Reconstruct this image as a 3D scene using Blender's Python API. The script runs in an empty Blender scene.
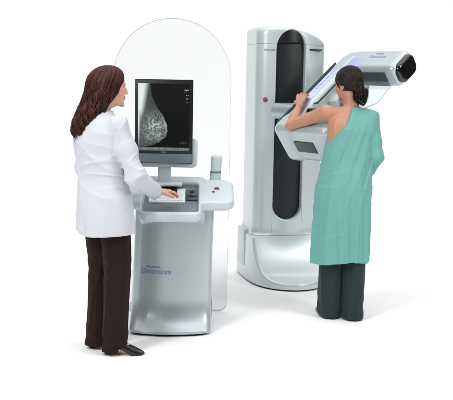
import bpy, bmesh, math, random
import numpy as np
from mathutils import Matrix, Vector
random.seed(7); rng = np.random.default_rng(7)
scene = bpy.context.scene
R = math.radians

# ---------------------------------------------------------------- camera
cam_d = bpy.data.cameras.new('camera'); cam = bpy.data.objects.new('camera', cam_d)
scene.collection.objects.link(cam); scene.camera = cam
cam_d.sensor_width = 36.0; cam_d.lens = 875.0/453.0*36.0; cam_d.clip_end = 200
_p = math.atan(125/875)
fw = Vector((0, math.cos(_p), -math.sin(_p))); rt = Vector((1, 0, 0)); up = Vector((0, math.sin(_p), math.cos(_p)))
_r = R(1.1)
rt2 = rt*math.cos(_r) + up*math.sin(_r); up2 = up*math.cos(_r) - rt*math.sin(_r)
M = Matrix((rt2, up2, -fw)).transposed().to_4x4(); M.translation = Vector((0, 0, 1.6)); cam.matrix_world = M

# ---------------------------------------------------------------- light and exposure
world = bpy.data.worlds.new('World'); scene.world = world; world.use_nodes = True
world.node_tree.nodes['Background'].inputs[0].default_value = (1, 1, 1, 1)
world.node_tree.nodes['Background'].inputs[1].default_value = 0.06
scene.view_settings.view_transform = 'Standard'; scene.view_settings.look = 'None'
scene.view_settings.exposure = 0.0; scene.view_settings.gamma = 1.0
scene.cycles.max_bounces = 10; scene.cycles.transparent_max_bounces = 16
scene.cycles.use_denoising = True

def area(name, loc, target, size, power, color=(1, 1, 1), spread=180):
    d = bpy.data.lights.new(name, 'AREA'); d.shape = 'RECTANGLE'; d.size, d.size_y = size; d.energy = power; d.color = color; d.spread = R(spread)
    o = bpy.data.objects.new(name, d); scene.collection.objects.link(o)
    o.location = loc; o.rotation_euler = (Vector(target)-Vector(loc)).to_track_quat('-Z', 'Y').to_euler()
    return o
area('overhead_softbox', (0.7, 5.9, 4.3), (0.7, 5.9, 0), (9.2, 6.5), 166, spread=120)
area('key_softbox', (-2.9, 1.6, 3.5), (0.0, 5.7, 1.0), (.9, 1.3), 150, (1, .99, .975))
area('fill_softbox', (3.5, 3.4, 3.1), (0.3, 5.8, .9), (.7, 1.3), 66, (1, .99, .975))
area('backdrop_light', (0, 7.6, 4.4), (0, 11.0, 1.5), (10, 1.4), 150, spread=130)
area('floor_light', (0, 3.2, 4.4), (0, 4.0, 0), (9, 1.6), 22, spread=90)

# ---------------------------------------------------------------- materials
def srgb(r, g, b):
    f = lambda c: ((c/255+.055)/1.055)**2.4 if c/255 > .04045 else c/255/12.92
    return (f(r), f(g), f(b))
def mat(name, col, rough=.5, spec=.5, bump=0, bscale=200, var=0, vscale=6, sss=0, sheen=0, coat=0, metal=0, emit=0, attr=None, stretch=None, extra=None):
    m = bpy.data.materials.new(name); m.use_nodes = True; nt = m.node_tree; b = nt.nodes['Principled BSDF']
    b.inputs['Base Color'].default_value = (*col, 1); b.inputs['Roughness'].default_value = rough
    b.inputs['Specular IOR Level'].default_value = spec; b.inputs['Metallic'].default_value = metal
    if sss:
        b.inputs['Subsurface Weight'].default_value = sss; b.inputs['Subsurface Radius'].default_value = (1, .35, .2); b.inputs['Subsurface Scale'].default_value = .008
    if sheen: b.inputs['Sheen Weight'].default_value = sheen; b.inputs['Sheen Roughness'].default_value = .4
    if coat: b.inputs['Coat Weight'].default_value = coat; b.inputs['Coat Roughness'].default_value = .12
    tc = nt.nodes.new('ShaderNodeTexCoord'); src = tc.outputs['Object']
    if stretch:
        mp = nt.nodes.new('ShaderNodeMapping'); mp.inputs['Scale'].default_value = stretch; nt.links.new(src, mp.inputs[0]); src = mp.outputs[0]
    colsock = None
    if attr:
        at = nt.nodes.new('ShaderNodeAttribute'); at.attribute_name = attr; colsock = at.outputs['Color']
    if var:
        n = nt.nodes.new('ShaderNodeTexNoise'); n.inputs['Scale'].default_value = vscale; n.inputs['Detail'].default_value = 5; nt.links.new(src, n.inputs[0])
        mr = nt.nodes.new('ShaderNodeMapRange'); mr.inputs[3].default_value = 1-var; mr.inputs[4].default_value = 1+var; nt.links.new(n.outputs[0], mr.inputs[0])
        mx = nt.nodes.new('ShaderNodeVectorMath'); mx.operation = 'SCALE'; mx.inputs[0].default_value = col
        if colsock: nt.links.new(colsock, mx.inputs[0])
        nt.links.new(mr.outputs[0], mx.inputs['Scale']); colsock = mx.outputs[0]
    if colsock: nt.links.new(colsock, b.inputs['Base Color'])
    if bump:
        n2 = nt.nodes.new('ShaderNodeTexNoise'); n2.inputs['Scale'].default_value = bscale; n2.inputs['Detail'].default_value = 3; nt.links.new(src, n2.inputs[0])
        bp = nt.nodes.new('ShaderNodeBump'); bp.inputs['Strength'].default_value = bump; bp.inputs['Distance'].default_value = .002
        nt.links.new(n2.outputs[0], bp.inputs['Height']); nt.links.new(bp.outputs[0], b.inputs['Normal'])
    if emit:
        b.inputs['Emission Strength'].default_value = emit
        if attr: nt.links.new(nt.nodes[at.name].outputs['Color'], b.inputs['Emission Color']); b.inputs['Base Color'].default_value = (.01, .01, .01, 1); [nt.links.remove(l) for l in list(b.inputs['Base Color'].links)]
        else: b.inputs['Emission Color'].default_value = (*col, 1)
    return m

M_floor = mat('white studio floor', (.94, .94, .94), .7, .3, var=.01, vscale=.8)
M_back = mat('white studio paper', (.92, .92, .92), .9, .2, var=.01, vscale=.8)
M_shell = mat('pale blue grey painted shell', srgb(184, 195, 198), .34, .5, coat=.25, metal=.35, bump=.06, bscale=900, var=.02, vscale=3)
M_white = mat('white moulded plastic', srgb(196, 206, 210), .35, .5, bump=.05, bscale=900, var=.012, vscale=5)
M_shade = mat('mid grey plastic', srgb(112, 126, 132), .45, .4, bump=.12, bscale=1200, var=.03, vscale=9)
M_dark = mat('dark grey plastic', srgb(62, 70, 74), .4, .5, bump=.1, bscale=1200, var=.05, vscale=9)
M_black = mat('black plastic', srgb(22, 25, 27), .35, .5, bump=.05, bscale=900, var=.08, vscale=7)
M_gloss = mat('glossy black cap', srgb(12, 13, 14), .12, .5, coat=.5)
M_slot = mat('dark curtain', srgb(24, 30, 32), .42, .5, bump=.1, bscale=300, var=.12, vscale=3)
M_metal = mat('brushed metal', srgb(170, 176, 178), .3, .5, metal=.9, bump=.1, bscale=500)
M_arm = mat('cool white arm paint', srgb(190, 201, 205), .30, .5, metal=.25, coat=.3, bump=.05, bscale=900, var=.015, vscale=5)
M_letter = mat('pale violet print', srgb(176, 185, 226), .45, .4, var=.03)
M_bright = mat('bright white panel', srgb(228, 234, 238), .35, .5, var=.01)
M_red = mat('red button plastic', srgb(190, 40, 45), .3, .5, coat=.3, var=.04)
M_lilac = mat('lilac printed film', srgb(204, 210, 232), .4, .4, var=.04, vscale=20)
M_violet = mat('deep lilac print', srgb(160, 172, 226), .4, .4, var=.03)
M_blue = mat('blue display patch', srgb(88, 100, 190), .25, .5, var=.08, vscale=60)
M_greyprint = mat('grey print', srgb(120, 130, 135), .5, .3, var=.02)
M_whiteprint = mat('pale print', srgb(190, 195, 198), .5, .3, var=.02)
M_skin = mat('skin', (1, 1, 1), .48, .4, attr='Col', sss=.15, bump=.3, bscale=420, var=.09, vscale=38)
M_hair1 = mat('auburn hair', (1, 1, 1), .48, .35, attr='Col')
M_hair2 = mat('black brown hair', (1, 1, 1), .45, .35, attr='Col')
M_coat = mat('white cotton drill', srgb(206, 210, 217), .85, .2, bump=.25, bscale=900, sheen=.15, var=.015, vscale=8)
M_gown = mat('sea green cotton', srgb(112, 171, 163), .85, .2, bump=.3, bscale=800, sheen=.1, var=.05, vscale=7)
M_brown = mat('dark brown suiting', srgb(38, 21, 19), .85, .2, bump=.35, bscale=900, sheen=.06, var=.1, vscale=12)
M_char = mat('charcoal suiting', srgb(44, 54, 56), .85, .2, bump=.35, bscale=900, sheen=.15, var=.1, vscale=12)
M_shoe = mat('black leather', srgb(24, 20, 20), .3, .5, bump=.2, bscale=300)
M_screen = mat('radiograph screen', (1, 1, 1), .3, .06, attr='Col', emit=1.0)

def glass(name, tint, gloss=.06, white=0.0):
    m = bpy.data.materials.new(name); m.use_nodes = True; nt = m.node_tree; nt.nodes.clear()
    out = nt.nodes.new('ShaderNodeOutputMaterial'); t = nt.nodes.new('ShaderNodeBsdfTransparent'); t.inputs[0].default_value = (*tint, 1)
    g = nt.nodes.new('ShaderNodeBsdfGlossy'); g.inputs['Roughness'].default_value = .03
    f = nt.nodes.new('ShaderNodeFresnel'); f.inputs[0].default_value = 1.45
    mm = nt.nodes.new('ShaderNodeMath'); mm.operation = 'MULTIPLY'; mm.inputs[1].default_value = gloss/.04
    mx = nt.nodes.new('ShaderNodeMixShader'); nt.links.new(f.outputs[0], mm.inputs[0]); nt.links.new(mm.outputs[0], mx.inputs[0])
    nt.links.new(t.outputs[0], mx.inputs[1]); nt.links.new(g.outputs[0], mx.inputs[2]); last = mx
    if white:
        d = nt.nodes.new('ShaderNodeBsdfDiffuse'); d.inputs[0].default_value = (.85, .9, .92, 1)
        m2 = nt.nodes.new('ShaderNodeMixShader'); m2.inputs[0].default_value = white
        nt.links.new(mx.outputs[0], m2.inputs[1]); nt.links.new(d.outputs[0], m2.inputs[2]); last = m2
    nt.links.new(last.outputs[0], out.inputs[0])
    return m
M_glass = glass('clear shield', (.885, .893, .895), .02)
M_edge = mat('polished glass edge', srgb(176, 188, 188), .2, .5)
M_visor = glass('clear face shield', (.94, .965, .97), .012, .07)

def seam_material(name, base, zs, xs, x_range):
    """shell paint with real panel gaps at the given heights and uprights (object coordinates)"""
    m = mat(name, base, .32, .5, bump=.05, bscale=900, metal=.20, coat=.2); nt = m.node_tree; b = nt.nodes['Principled BSDF']
    tc = nt.nodes.new('ShaderNodeTexCoord'); sp = nt.nodes.new('ShaderNodeSeparateXYZ'); nt.links.new(tc.outputs['Object'], sp.inputs[0])
    def mth(op, a, bb):
        n = nt.nodes.new('ShaderNodeMath'); n.operation = op
        for i, v in enumerate((a, bb)):
            if v is None: continue
            if isinstance(v, (int, float)): n.inputs[i].default_value = v
            else: nt.links.new(v, n.inputs[i])
        return n.outputs[0]
    tot = None
    for z in zs:
        l = mth('LESS_THAN', mth('ABSOLUTE', mth('SUBTRACT', sp.outputs[2], z), None), .0016)
        tot = l if tot is None else mth('MAXIMUM', tot, l)
    for x in xs:
        l = mth('LESS_THAN', mth('ABSOLUTE', mth('SUBTRACT', sp.outputs[0], x), None), .0010)
        l = mth('MULTIPLY', l, mth('LESS_THAN', sp.outputs[2], x_range[1])); l = mth('MULTIPLY', l, mth('GREATER_THAN', sp.outputs[2], x_range[0]))
        tot = mth('MAXIMUM', tot, l)
    mx = nt.nodes.new('ShaderNodeMix'); mx.data_type = 'RGBA'; nt.links.new(tot, mx.inputs[0])
    mx.inputs[6].default_value = (*base, 1); mx.inputs[7].default_value = (*[c*.35 for c in base], 1)
    nt.links.new(mx.outputs[2], b.inputs['Base Color'])
    return m

# ---------------------------------------------------------------- object helpers
MATS = {}
def thing(name, label, cat, loc=(0, 0, 0), rotz=0, group=None):
    o = bpy.data.objects.new(name, None); scene.collection.objects.link(o); o.empty_display_size = .1
    o.location = loc; o.rotation_euler = (0, 0, rotz); o['label'] = label; o['category'] = cat
    if group: o['group'] = group
    MATS[o.name] = np.array(Matrix.Translation(loc) @ Matrix.Rotation(rotz, 4, 'Z'))
    return o
def rootof(o):
    while o.parent: o = o.parent
    return o
def obj(name, V, F, m, parent=None, space='local', smooth=True, sharp=None, col=None, label=None):
    V = np.asarray(V, float)
    if parent is not None and space == 'world':
        Mi = np.linalg.inv(MATS[rootof(parent).name]); V = V @ Mi[:3, :3].T + Mi[:3, 3]
    me = bpy.data.meshes.new(name)
    F = F.tolist() if isinstance(F, np.ndarray) else F
    me.from_pydata(V.tolist(), [], F); me.update()
    me.materials.append(m)
    if col is not None:
        a = me.color_attributes.new('Col', 'FLOAT_COLOR', 'POINT')
        c4 = np.ones((len(V), 4)); c4[:, :3] = col; a.data.foreach_set('color', c4.ravel())
    if smooth:
        me.shade_smooth()
        if sharp: me.set_sharp_from_angle(angle=R(sharp))
    o = bpy.data.objects.new(name, me); scene.collection.objects.link(o)
    if parent is not None: o.parent = parent
    if label: o['label'] = label
    return o
class MB:
    """collects solids in one mesh; optional frame maps local to target space"""
    def __init__(s, frame=None): s.V = []; s.F = []; s.n = 0; s.fr = frame
    def add(s, V, F):
        V = np.asarray(V, float)
        if s.fr is not None: V = V @ s.fr[:3, :3].T + s.fr[:3, 3]
        s.V.append(V); s.F += [tuple(int(i)+s.n for i in f) for f in F]; s.n += len(V); return s
    def box(s, lo, hi, r=.004, seg=3):
        bm = bmesh.new(); bmesh.ops.create_cube(bm, size=1)
        lo = np.minimum(lo, hi), np.maximum(lo, hi); a, b = lo
        for v in bm.verts: v.co = Vector([(a[i]+b[i])/2+v.co[i]*(b[i]-a[i]) for i in range(3)])
        if r: bmesh.ops.bevel(bm, geom=bm.edges[:], offset=min(r, min(b-a)*.49), segments=seg, profile=.5, affect='EDGES')
        bm.verts.ensure_lookup_table()
        s.add([v.co[:] for v in bm.verts], [[v.index for v in f.verts] for f in bm.faces]); bm.free(); return s
    def prism(s, pts, y0, y1, r=.003, seg=2, axes=(0, 2, 1)):
        """outline pts in the plane of axes[0],axes[1], extruded on axes[2]"""
        bm = bmesh.new()
        def v3(p, d):
            c = [0, 0, 0]; c[axes[0]] = p[0]; c[axes[1]] = p[1]; c[axes[2]] = d; return c
        A = [bm.verts.new(v3(p, y0)) for p in pts]; B = [bm.verts.new(v3(p, y1)) for p in pts]; n = len(pts)
        bm.faces.new(A); bm.faces.new(B[::-1])
        for i in range(n): bm.faces.new((A[i], B[i], B[(i+1) % n], A[(i+1) % n]))
        bmesh.ops.recalc_face_normals(bm, faces=bm.faces[:])
        if r:
            ed = [e for e in bm.edges if (e.verts[0] in A) == (e.verts[1] in A) and (e.verts[0] in B) == (e.verts[1] in B)]
            bmesh.ops.bevel(bm, geom=ed, offset=r, segments=seg, profile=.5, affect='EDGES')
        bm.verts.index_update()
        s.add([v.co[:] for v in bm.verts], [[v.index for v in f.verts] for f in bm.faces]); bm.free(); return s
    def tube(s, pts, rad, n=12):
        V, F = tube(pts, rad, n); return s.add(V, F)
    def build(s, name, m, parent, space='local', sharp=35, **k):
        return obj(name, np.vstack(s.V), s.F, m, parent, space, sharp=sharp, **k)
def tube(pts, rad, n=12, caps=True):
    pts = np.asarray(pts, float); k = len(pts); rad = np.broadcast_to(rad, (k,))
    T = np.gradient(pts, axis=0); T /= np.linalg.norm(T, axis=1)[:, None]+1e-12
    u = np.cross(T[0], [0, 0, 1.]);
    if np.linalg.norm(u) < .1: u = np.cross(T[0], [0, 1., 0])
    V = []
    for i in range(k):
        u = u-T[i]*(u@T[i]); u /= np.linalg.norm(u); w = np.cross(T[i], u)
        a = np.arange(n)*2*math.pi/n
        V.append(pts[i]+rad[i]*(np.cos(a)[:, None]*u+np.sin(a)[:, None]*w))
    F = [(i*n+j, i*n+(j+1) % n, (i+1)*n+(j+1) % n, (i+1)*n+j) for i in range(k-1) for j in range(n)]
    if caps: F += [tuple(range(n))[::-1], tuple(range((k-1)*n, k*n))]
    return np.vstack(V), F
def rrect(x0, z0, x1, z1, r, n=8):
    P = []
    for cx, cz, a0 in ((x1-r, z1-r, 0), (x0+r, z1-r, 90), (x0+r, z0+r, 180), (x1-r, z0+r, 270)):
        P += [(cx+r*math.cos(R(a0+90*i/n)), cz+r*math.sin(R(a0+90*i/n))) for i in range(n+1)]
    return P
def disc(c, r, depth, axis_frame, n=32):
    """round button: short cylinder with rounded rim along +z of frame"""
    rr = [r, r, r*.93, r*.8, 0.001]; zz = [0, depth*.7, depth*.92, depth, depth]
    V = []; F = []
    for a, z in zip(rr, zz):
        V += [(c[0]+a*math.cos(2*math.pi*i/n), c[1]+a*math.sin(2*math.pi*i/n), c[2]+z) for i in range(n)]
    for k in range(4): F += [(k*n+i, k*n+(i+1) % n, (k+1)*n+(i+1) % n, (k+1)*n+i) for i in range(n)]
    return V, F
def text(body, size, frame, name, m, parent, space='local', ext=.0004, stick=None, width=None):
    cu = bpy.data.curves.new('t', 'FONT'); cu.body = body; cu.size = size; cu.extrude = ext; cu.align_x = 'CENTER'; cu.align_y = 'CENTER'; cu.resolution_u = 3
    o = bpy.data.objects.new('t', cu); me = bpy.data.meshes.new_from_object(o)
    V = np.array([v.co[:] for v in me.vertices]); F = [tuple(p.vertices) for p in me.polygons]
    bpy.data.objects.remove(o); bpy.data.curves.remove(cu); bpy.data.meshes.remove(me)
    if width: V[:, 0] *= width/(V[:, 0].max()-V[:, 0].min())
    V = V @ frame[:3, :3].T + frame[:3, 3]
    if stick is not None:
        fn, d = stick
        for _ in range(12): V = V + np.asarray(d)*(fn(V)-.0022)[:, None]
    return obj(name, V, F, m, parent, space, smooth=False)
def frame(o, x, y, z=None):
    x = np.array(x, float); y = np.array(y, float); x /= np.linalg.norm(x); y /= np.linalg.norm(y)
    z = np.cross(x, y) if z is None else np.array(z, float)
    Fm = np.eye(4); Fm[:3, 0] = x; Fm[:3, 1] = y; Fm[:3, 2] = z; Fm[:3, 3] = o; return Fm

# ---------------------------------------------------------------- distance-field modelling
def smin(a, b, k):
    h = np.clip(.5+.5*(b-a)/k, 0, 1); return b+(a-b)*h-k*h*(1-h)
def smax(a, b, k): return -smin(-a, -b, k)
def cap(P, a, b, ra, rb=None):
    rb = ra if rb is None else rb
    a = np.asarray(a, float); b = np.asarray(b, float); ab = b-a; pa = P-a
    t = np.clip(pa@ab/(ab@ab+1e-12), 0, 1)
    return np.sqrt(((pa-t[:, None]*ab)**2).sum(1))-(ra+(rb-ra)*t)
def chain(P, pts, rs, k=.01):
    d = None
    for i in range(len(pts)-1):
        c = cap(P, pts[i], pts[i+1], rs[i], rs[i+1]); d = c if d is None else smin(d, c, k)
    return d
def ell(P, c, r, rot=None):
    q = P-np.asarray(c, float)
    if rot is not None: q = q @ rot
    r = np.asarray(r, float); k0 = np.sqrt(((q/r)**2).sum(1)); k1 = np.sqrt(((q/r**2)**2).sum(1))+1e-9
    return k0*(k0-1)/k1
def rbox(P, lo, hi, r):
    lo = np.array(lo, float); hi = np.array(hi, float); q = np.abs(P-(lo+hi)/2)-(hi-lo)/2+r
    return np.sqrt((np.maximum(q, 0)**2).sum(1))+np.minimum(q.max(1), 0)-r
def loft2(P, zs, cx, cy, rx, ry, pw=2.0):
    """vertical loft of ellipses, no end caps"""
    z = P[:, 2]; x = (P[:, 0]-np.interp(z, zs, cx)); y = (P[:, 1]-np.interp(z, zs, cy)); a = np.interp(z, zs, rx); b = np.interp(z, zs, ry)
    k0 = (np.abs(x/a)**pw+np.abs(y/b)**pw)**(1/pw)
    if pw == 2.0:
        k1 = np.sqrt((x/a**2)**2+(y/b**2)**2)+1e-9; return np.maximum(k0*(k0-1)/k1, -np.minimum(a, b))
    return (k0-1)*np.minimum(a, b)
def spl(zs, v):
    """smooth table: cubic resample of v at zs"""
    zs = np.asarray(zs, float); v = np.asarray(v, float); q = np.linspace(zs[0], zs[-1], 60)
    m = np.gradient(v, zs); i = np.clip(np.searchsorted(zs, q)-1, 0, len(zs)-2); h = zs[i+1]-zs[i]; t = (q-zs[i])/h
    return q, (2*t**3-3*t**2+1)*v[i]+(t**3-2*t**2+t)*h*m[i]+(-2*t**3+3*t**2)*v[i+1]+(t**3-t**2)*h*m[i+1]
def table(zs, *cols):
    out = [spl(zs, c) for c in cols]; return (out[0][0], *[o[1] for o in out])
def wav(P, freq, seed, n=5, aniso=(1, 1, 1)):
    g = np.random.default_rng(seed); s = 0
    for _ in range(n):
        d = g.normal(size=3)*np.array(aniso); d *= freq*g.uniform(.6, 1.5)/np.linalg.norm(d)
        s = s+np.sin(P@d+g.uniform(0, 6.28))
    return s/n
def crease(P, freq, seed, aniso=(1, 1, 1), p=3, n=4, gain=1.7):
    return (1-np.clip(np.abs(wav(P, freq, seed, n, aniso))*gain, 0, 1))**p
def nets(fn, lo, hi, h, m=8, newton=2):
    lo = np.array(lo, float); hi = np.array(hi, float); nb = np.ceil((hi-lo)/(h*m)).astype(int); n = nb*m+1
    g = np.meshgrid(*[np.arange(k) for k in nb], indexing='ij'); B = np.stack([a.ravel() for a in g], 1)
    f0 = fn(lo+(B+.5)*m*h); act = np.abs(f0) < m*h*.87*1.5
    G = np.ones(n, np.float32)
    Gs = np.where(f0 < 0, -1, 1).astype(np.float32).reshape(nb)
    G[:-1, :-1, :-1] = np.repeat(np.repeat(np.repeat(Gs, m, 0), m, 1), m, 2)
    off = np.stack([a.ravel() for a in np.meshgrid(*[np.arange(m+1)]*3, indexing='ij')], 1)
    A = B[act]*m
    for i in range(0, len(A), 400):
        idx = (A[i:i+400, None, :]+off[None]).reshape(-1, 3)
        G[idx[:, 0], idx[:, 1], idx[:, 2]] = fn(lo+idx*h)
    S = G < 0
    c = [S[i:n[0]-1+i, j:n[1]-1+j, k:n[2]-1+k] for i in (0, 1) for j in (0, 1) for k in (0, 1)]
    cnt = sum(x.astype(np.int8) for x in c); cells = (cnt > 0) & (cnt < 8)
    ci = np.argwhere(cells); vid = -np.ones(cells.shape, np.int64); vid[cells] = np.arange(len(ci))
    acc = np.zeros((len(ci), 3)); num = np.zeros(len(ci)); F = []
    corners = [np.array(x) for x in ((0, 0, 0), (1, 0, 0), (0, 1, 0), (1, 1, 0), (0, 0, 1), (1, 0, 1), (0, 1, 1), (1, 1, 1))]
    for a in range(8):
        for b in range(a+1, 8):
            d = corners[b]-corners[a]
            if abs(d).sum() != 1: continue
            pa = ci+corners[a]; pb = ci+corners[b]; fa = G[tuple(pa.T)]; fb = G[tuple(pb.T)]; s = (fa < 0) != (fb < 0)
            t = np.where(s, fa/(fa-fb+1e-12*(fa == fb)), 0)
            acc += np.where(s[:, None], pa+t[:, None]*d, 0); num += s
    V = lo+acc/num[:, None]*h
    for ax in range(3):
        o1, o2 = [(1, 2), (2, 0), (0, 1)][ax]
        sl0 = [slice(1, -1)]*3; sl0[ax] = slice(0, -1); sl1 = [slice(1, -1)]*3; sl1[ax] = slice(1, None)
        s0 = S[tuple(sl0)]; s1 = S[tuple(sl1)]
        for inside in (True, False):
            e = np.argwhere((s0 != s1) & (s0 == inside)); e2 = e.copy()
            for k in range(3):
                if k != ax: e2[:, k] += 1
            q = []
            for da, db in ((0, 0), (-1, 0), (-1, -1), (0, -1)):
                w = e2.copy(); w[:, o1] += da; w[:, o2] += db; q.append(vid[tuple(w.T)])
            q = np.stack(q, 1)
            F.append(q if inside else q[:, ::-1])
    F = np.vstack(F); F = F[(F >= 0).all(1)]
    for _ in range(newton):
        f = fn(V); e = h*.25; gr = np.stack([(fn(V+np.eye(3)[i]*e)-fn(V-np.eye(3)[i]*e))/(2*e) for i in range(3)], 1)
        g2 = (gr**2).sum(1)+.05; st = -(f/g2)[:, None]*gr; L = np.linalg.norm(st, axis=1); st *= np.minimum(1, .6*h/(L+1e-9))[:, None]
        V = V+st*.8
    return V, F

# ================================================================ SETTING
def sheet(name, pts, m):
    V = []; F = []
    for y, z in pts: V += [(-5.6, y, z), (5.6, y, z)]
    F = [(2*i, 2*i+1, 2*i+3, 2*i+2) for i in range(len(pts)-1)]
    o = obj(name, V, F, m, smooth=True); o['kind'] = 'structure'; return o
sheet('floor', [(-4, 0), (9.0, 0)], M_floor)
sheet('backdrop', [(9.0+2*math.sin(R(a)), 2-2*math.cos(R(a))) for a in range(0, 91, 5)]+[(11.0, 6.0)], M_back)

# ================================================================ GANTRY
GA = R(14); g = thing('mammography_unit', 'tall pale grey x-ray unit with black slotted column and tilted scanning arm', 'x-ray machine', (.44, 6.93, 0), GA)
def g_front(x): return -.17-.075*(1-(np.minimum(np.abs(x), .28)/.28)**2)
def g_slot2(P):
    x = P[:, 0]+.028; z = P[:, 2]; zt = 1.80; q = np.abs(z-(.612+zt)/2)-(zt-.612)/2
    top = np.maximum(z-zt, 0)*.78; bot = np.maximum(.612-z, 0); return np.sqrt(x**2+top**2+bot**2)-.113
def g_body(P, slot=True):
    x, y, z = P.T
    hw = .274+.022*np.clip((.62-z)/.6, 0, 1)**2
    d = smax(np.abs(x)-hw, g_front(x)-y, .07); d = smax(d, y-.2, .05)
    ztop = 1.985-.83*(x+.1)**2-.10*np.maximum(-y-.02, 0)
    d = smax(d, (z-ztop)*.95, .035)
    # toe: scooped foot
    u = np.clip((y+.56)/.32, 0, 1.2); zs = np.minimum(.062+.30*u**3.2, .37)
    plan = (np.sqrt((x/.305)**2+(np.minimum(y+.18, 0)/.365)**2)-1)*.3
    toe = smax(plan, (z-zs)*.8, .02); toe = smax(toe, y-.2, .03)
    d = smin(d, toe, .05); d = np.maximum(d, .012-z)
    if slot:
        s = np.maximum(g_slot2(P), y+.02); d = smax(d, -s, .012)
    return d
M_gshell = seam_material('gantry shell paint', srgb(212, 222, 224), (.376, 1.838), (-.145, .09), (.376, .62))
V, F = nets(lambda P: g_body(P), (-.36, -.66, -.01), (.36, .26, 2.05), .006)
col = obj('column', V, F, M_gshell, g)
# recessed dark curtain, hood above it and the base plinth
V, F = nets(lambda P: smax(smax(g_slot2(P)-.004, (P[:, 1]+.03), .01), -(P[:, 1]+.192+.012*(1-((P[:, 0]+.028)/.1)**2)), .01), (-.17, -.25, .46), (.12, 0, 1.98), .006)
slotp = obj('slot_curtain', V, F, M_slot, col)
V, F = nets(lambda P: smax(smax(smax(g_slot2(P)-.002, (P[:, 1]+.03), .01), -(P[:, 1]+.210+.02*(1-((P[:, 0]+.028)/.1)**2)), .008), 1.845-P[:, 2], .01), (-.17, -.27, 1.8), (.12, 0, 1.98), .005)
obj('slot_hood', V, F, M_black, col)
pl = [(.295*math.cos(a), -.18+(.350 if math.sin(a) < 0 else .37)*math.sin(a)) for a in np.linspace(0, 2*math.pi, 64, endpoint=False)]
MB().prism(pl, .0, .018, r=0, axes=(0, 1, 2)).build('plinth', M_black, g)
MB().box((-.316, -.06, .10), (-.26, .17, .40), .012).build('side_cover', M_shell, g)
MB().prism(rrect(.115, 1.796, .215, 1.807, .004), -.238, -.10, r=.001).build('cassette_slot', M_black, col)
gf = frame((-.19, -.30, 1.792), (1, 0, 0), (0, 0, 1))
text('HOLOGIC', .022, gf, 'lettering', M_greyprint, col, stick=(lambda P: g_body(P, False), (0, 1, 0)), width=.082)
fr = frame((-.205, -.222, 1.405), (1, 0, 0), (0, 0, 1), (0, -1, 0)); fr = frame((-.215, g_front(-.215)-.001, 1.42), (1, -.45, 0), (0, 0, 1))
fr[:3, 2] = -np.array((.41, .91, 0))*1
fr[:3, 2] = np.cross(fr[:3, 0], fr[:3, 1])
MB(fr).add(*disc((0, 0, -.004), .019, .008, None)).build('button_collar', M_shade, col)
MB(fr).add(*disc((0, 0, .003), .013, .014, None)).build('emergency_button', M_red, g)

# ---- scanning arm: frame (a = towards patient, t = along arm, w = across)
az, phd = R(39.7), R(37)
a_ = np.array([math.sin(az), -math.cos(az), 0]); h_ = np.array([-a_[1], a_[0], 0])
t_ = h_*math.cos(phd)+np.array([0, 0, 1])*math.sin(phd); w_ = np.cross(t_, a_); w_ = w_ if w_[2] > 0 else -w_
C0 = np.array([.3085, 6.12, 1.243])
AF = np.eye(4); AF[:3, 0] = a_; AF[:3, 1] = t_; AF[:3, 2] = w_; AF[:3, 3] = C0
def aw(V): return np.asarray(V, float) @ AF[:3, :3].T + AF[:3, 3]
def fixw(F): return [tuple(reversed(f)) for f in (F.tolist() if isinstance(F, np.ndarray) else F)] if np.linalg.det(AF[:3, :3]) < 0 else F
def arm_fn(P):
    spine = rbox(P, (0, .0, -.30), (.155, .86, 0), .045)
    det = rbox(P, (0, 0, -.30), (.50, .155, 0), .05)
    d = smin(spine, det, .05)
    neck = rbox(P, (.02, .70, -.22), (.2, .92, -.0), .04)
    return smin(d, neck, .04)
V, F = nets(arm_fn, (-.03, -.03, -.33), (.54, .97, .03), .006)
arm = obj('scanning_arm', aw(V), fixw(F), M_arm, g, 'world')
def tube_fn(P):
    a, t, w = P.T
    # slightly tapering head, bevelled end
    d = rbox(P, (.06, .70, -.175), (.585, .935, .004), .05)
    return d
V, F = nets(tube_fn, (.0, .66, -.22), (.63, .98, .04), .006)
head = obj('tube_head', aw(V), fixw(F), M_arm, g, 'world')
# glossy black end cap (rounded shield shape, domed)
V, F = nets(lambda P: smax(rbox(P, (.48, .718, -.160), (.63, .920, -.010), .055), ((P[:, 0]-.594-.022*(1-((P[:, 1]-.82)/.11)**2-.6*((P[:, 2]+.083)/.09)**2))), .012), (.46, .69, -.19), (.66, .95, .02), .004)
obj('end_cap', aw(V), fixw(F), M_gloss, head, 'world')
# vent plate below the tube head (faces the detector)
MB(AF).box((.20, .690, -.145), (.50, .703, -.03), .005).build('collimator_plate', M_dark, head, 'world')
# grille on the end of detector housing
MB(AF).box((.10, -.006, -.20), (.34, .004, -.105), .006).build('end_grille', M_dark, arm, 'world')
# dark gasket plate along the back of arm
MB(AF).box((-.006, .06, -.27), (.004, .77, .004), .005).build('back_plate', M_dark, arm, 'world')
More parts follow.
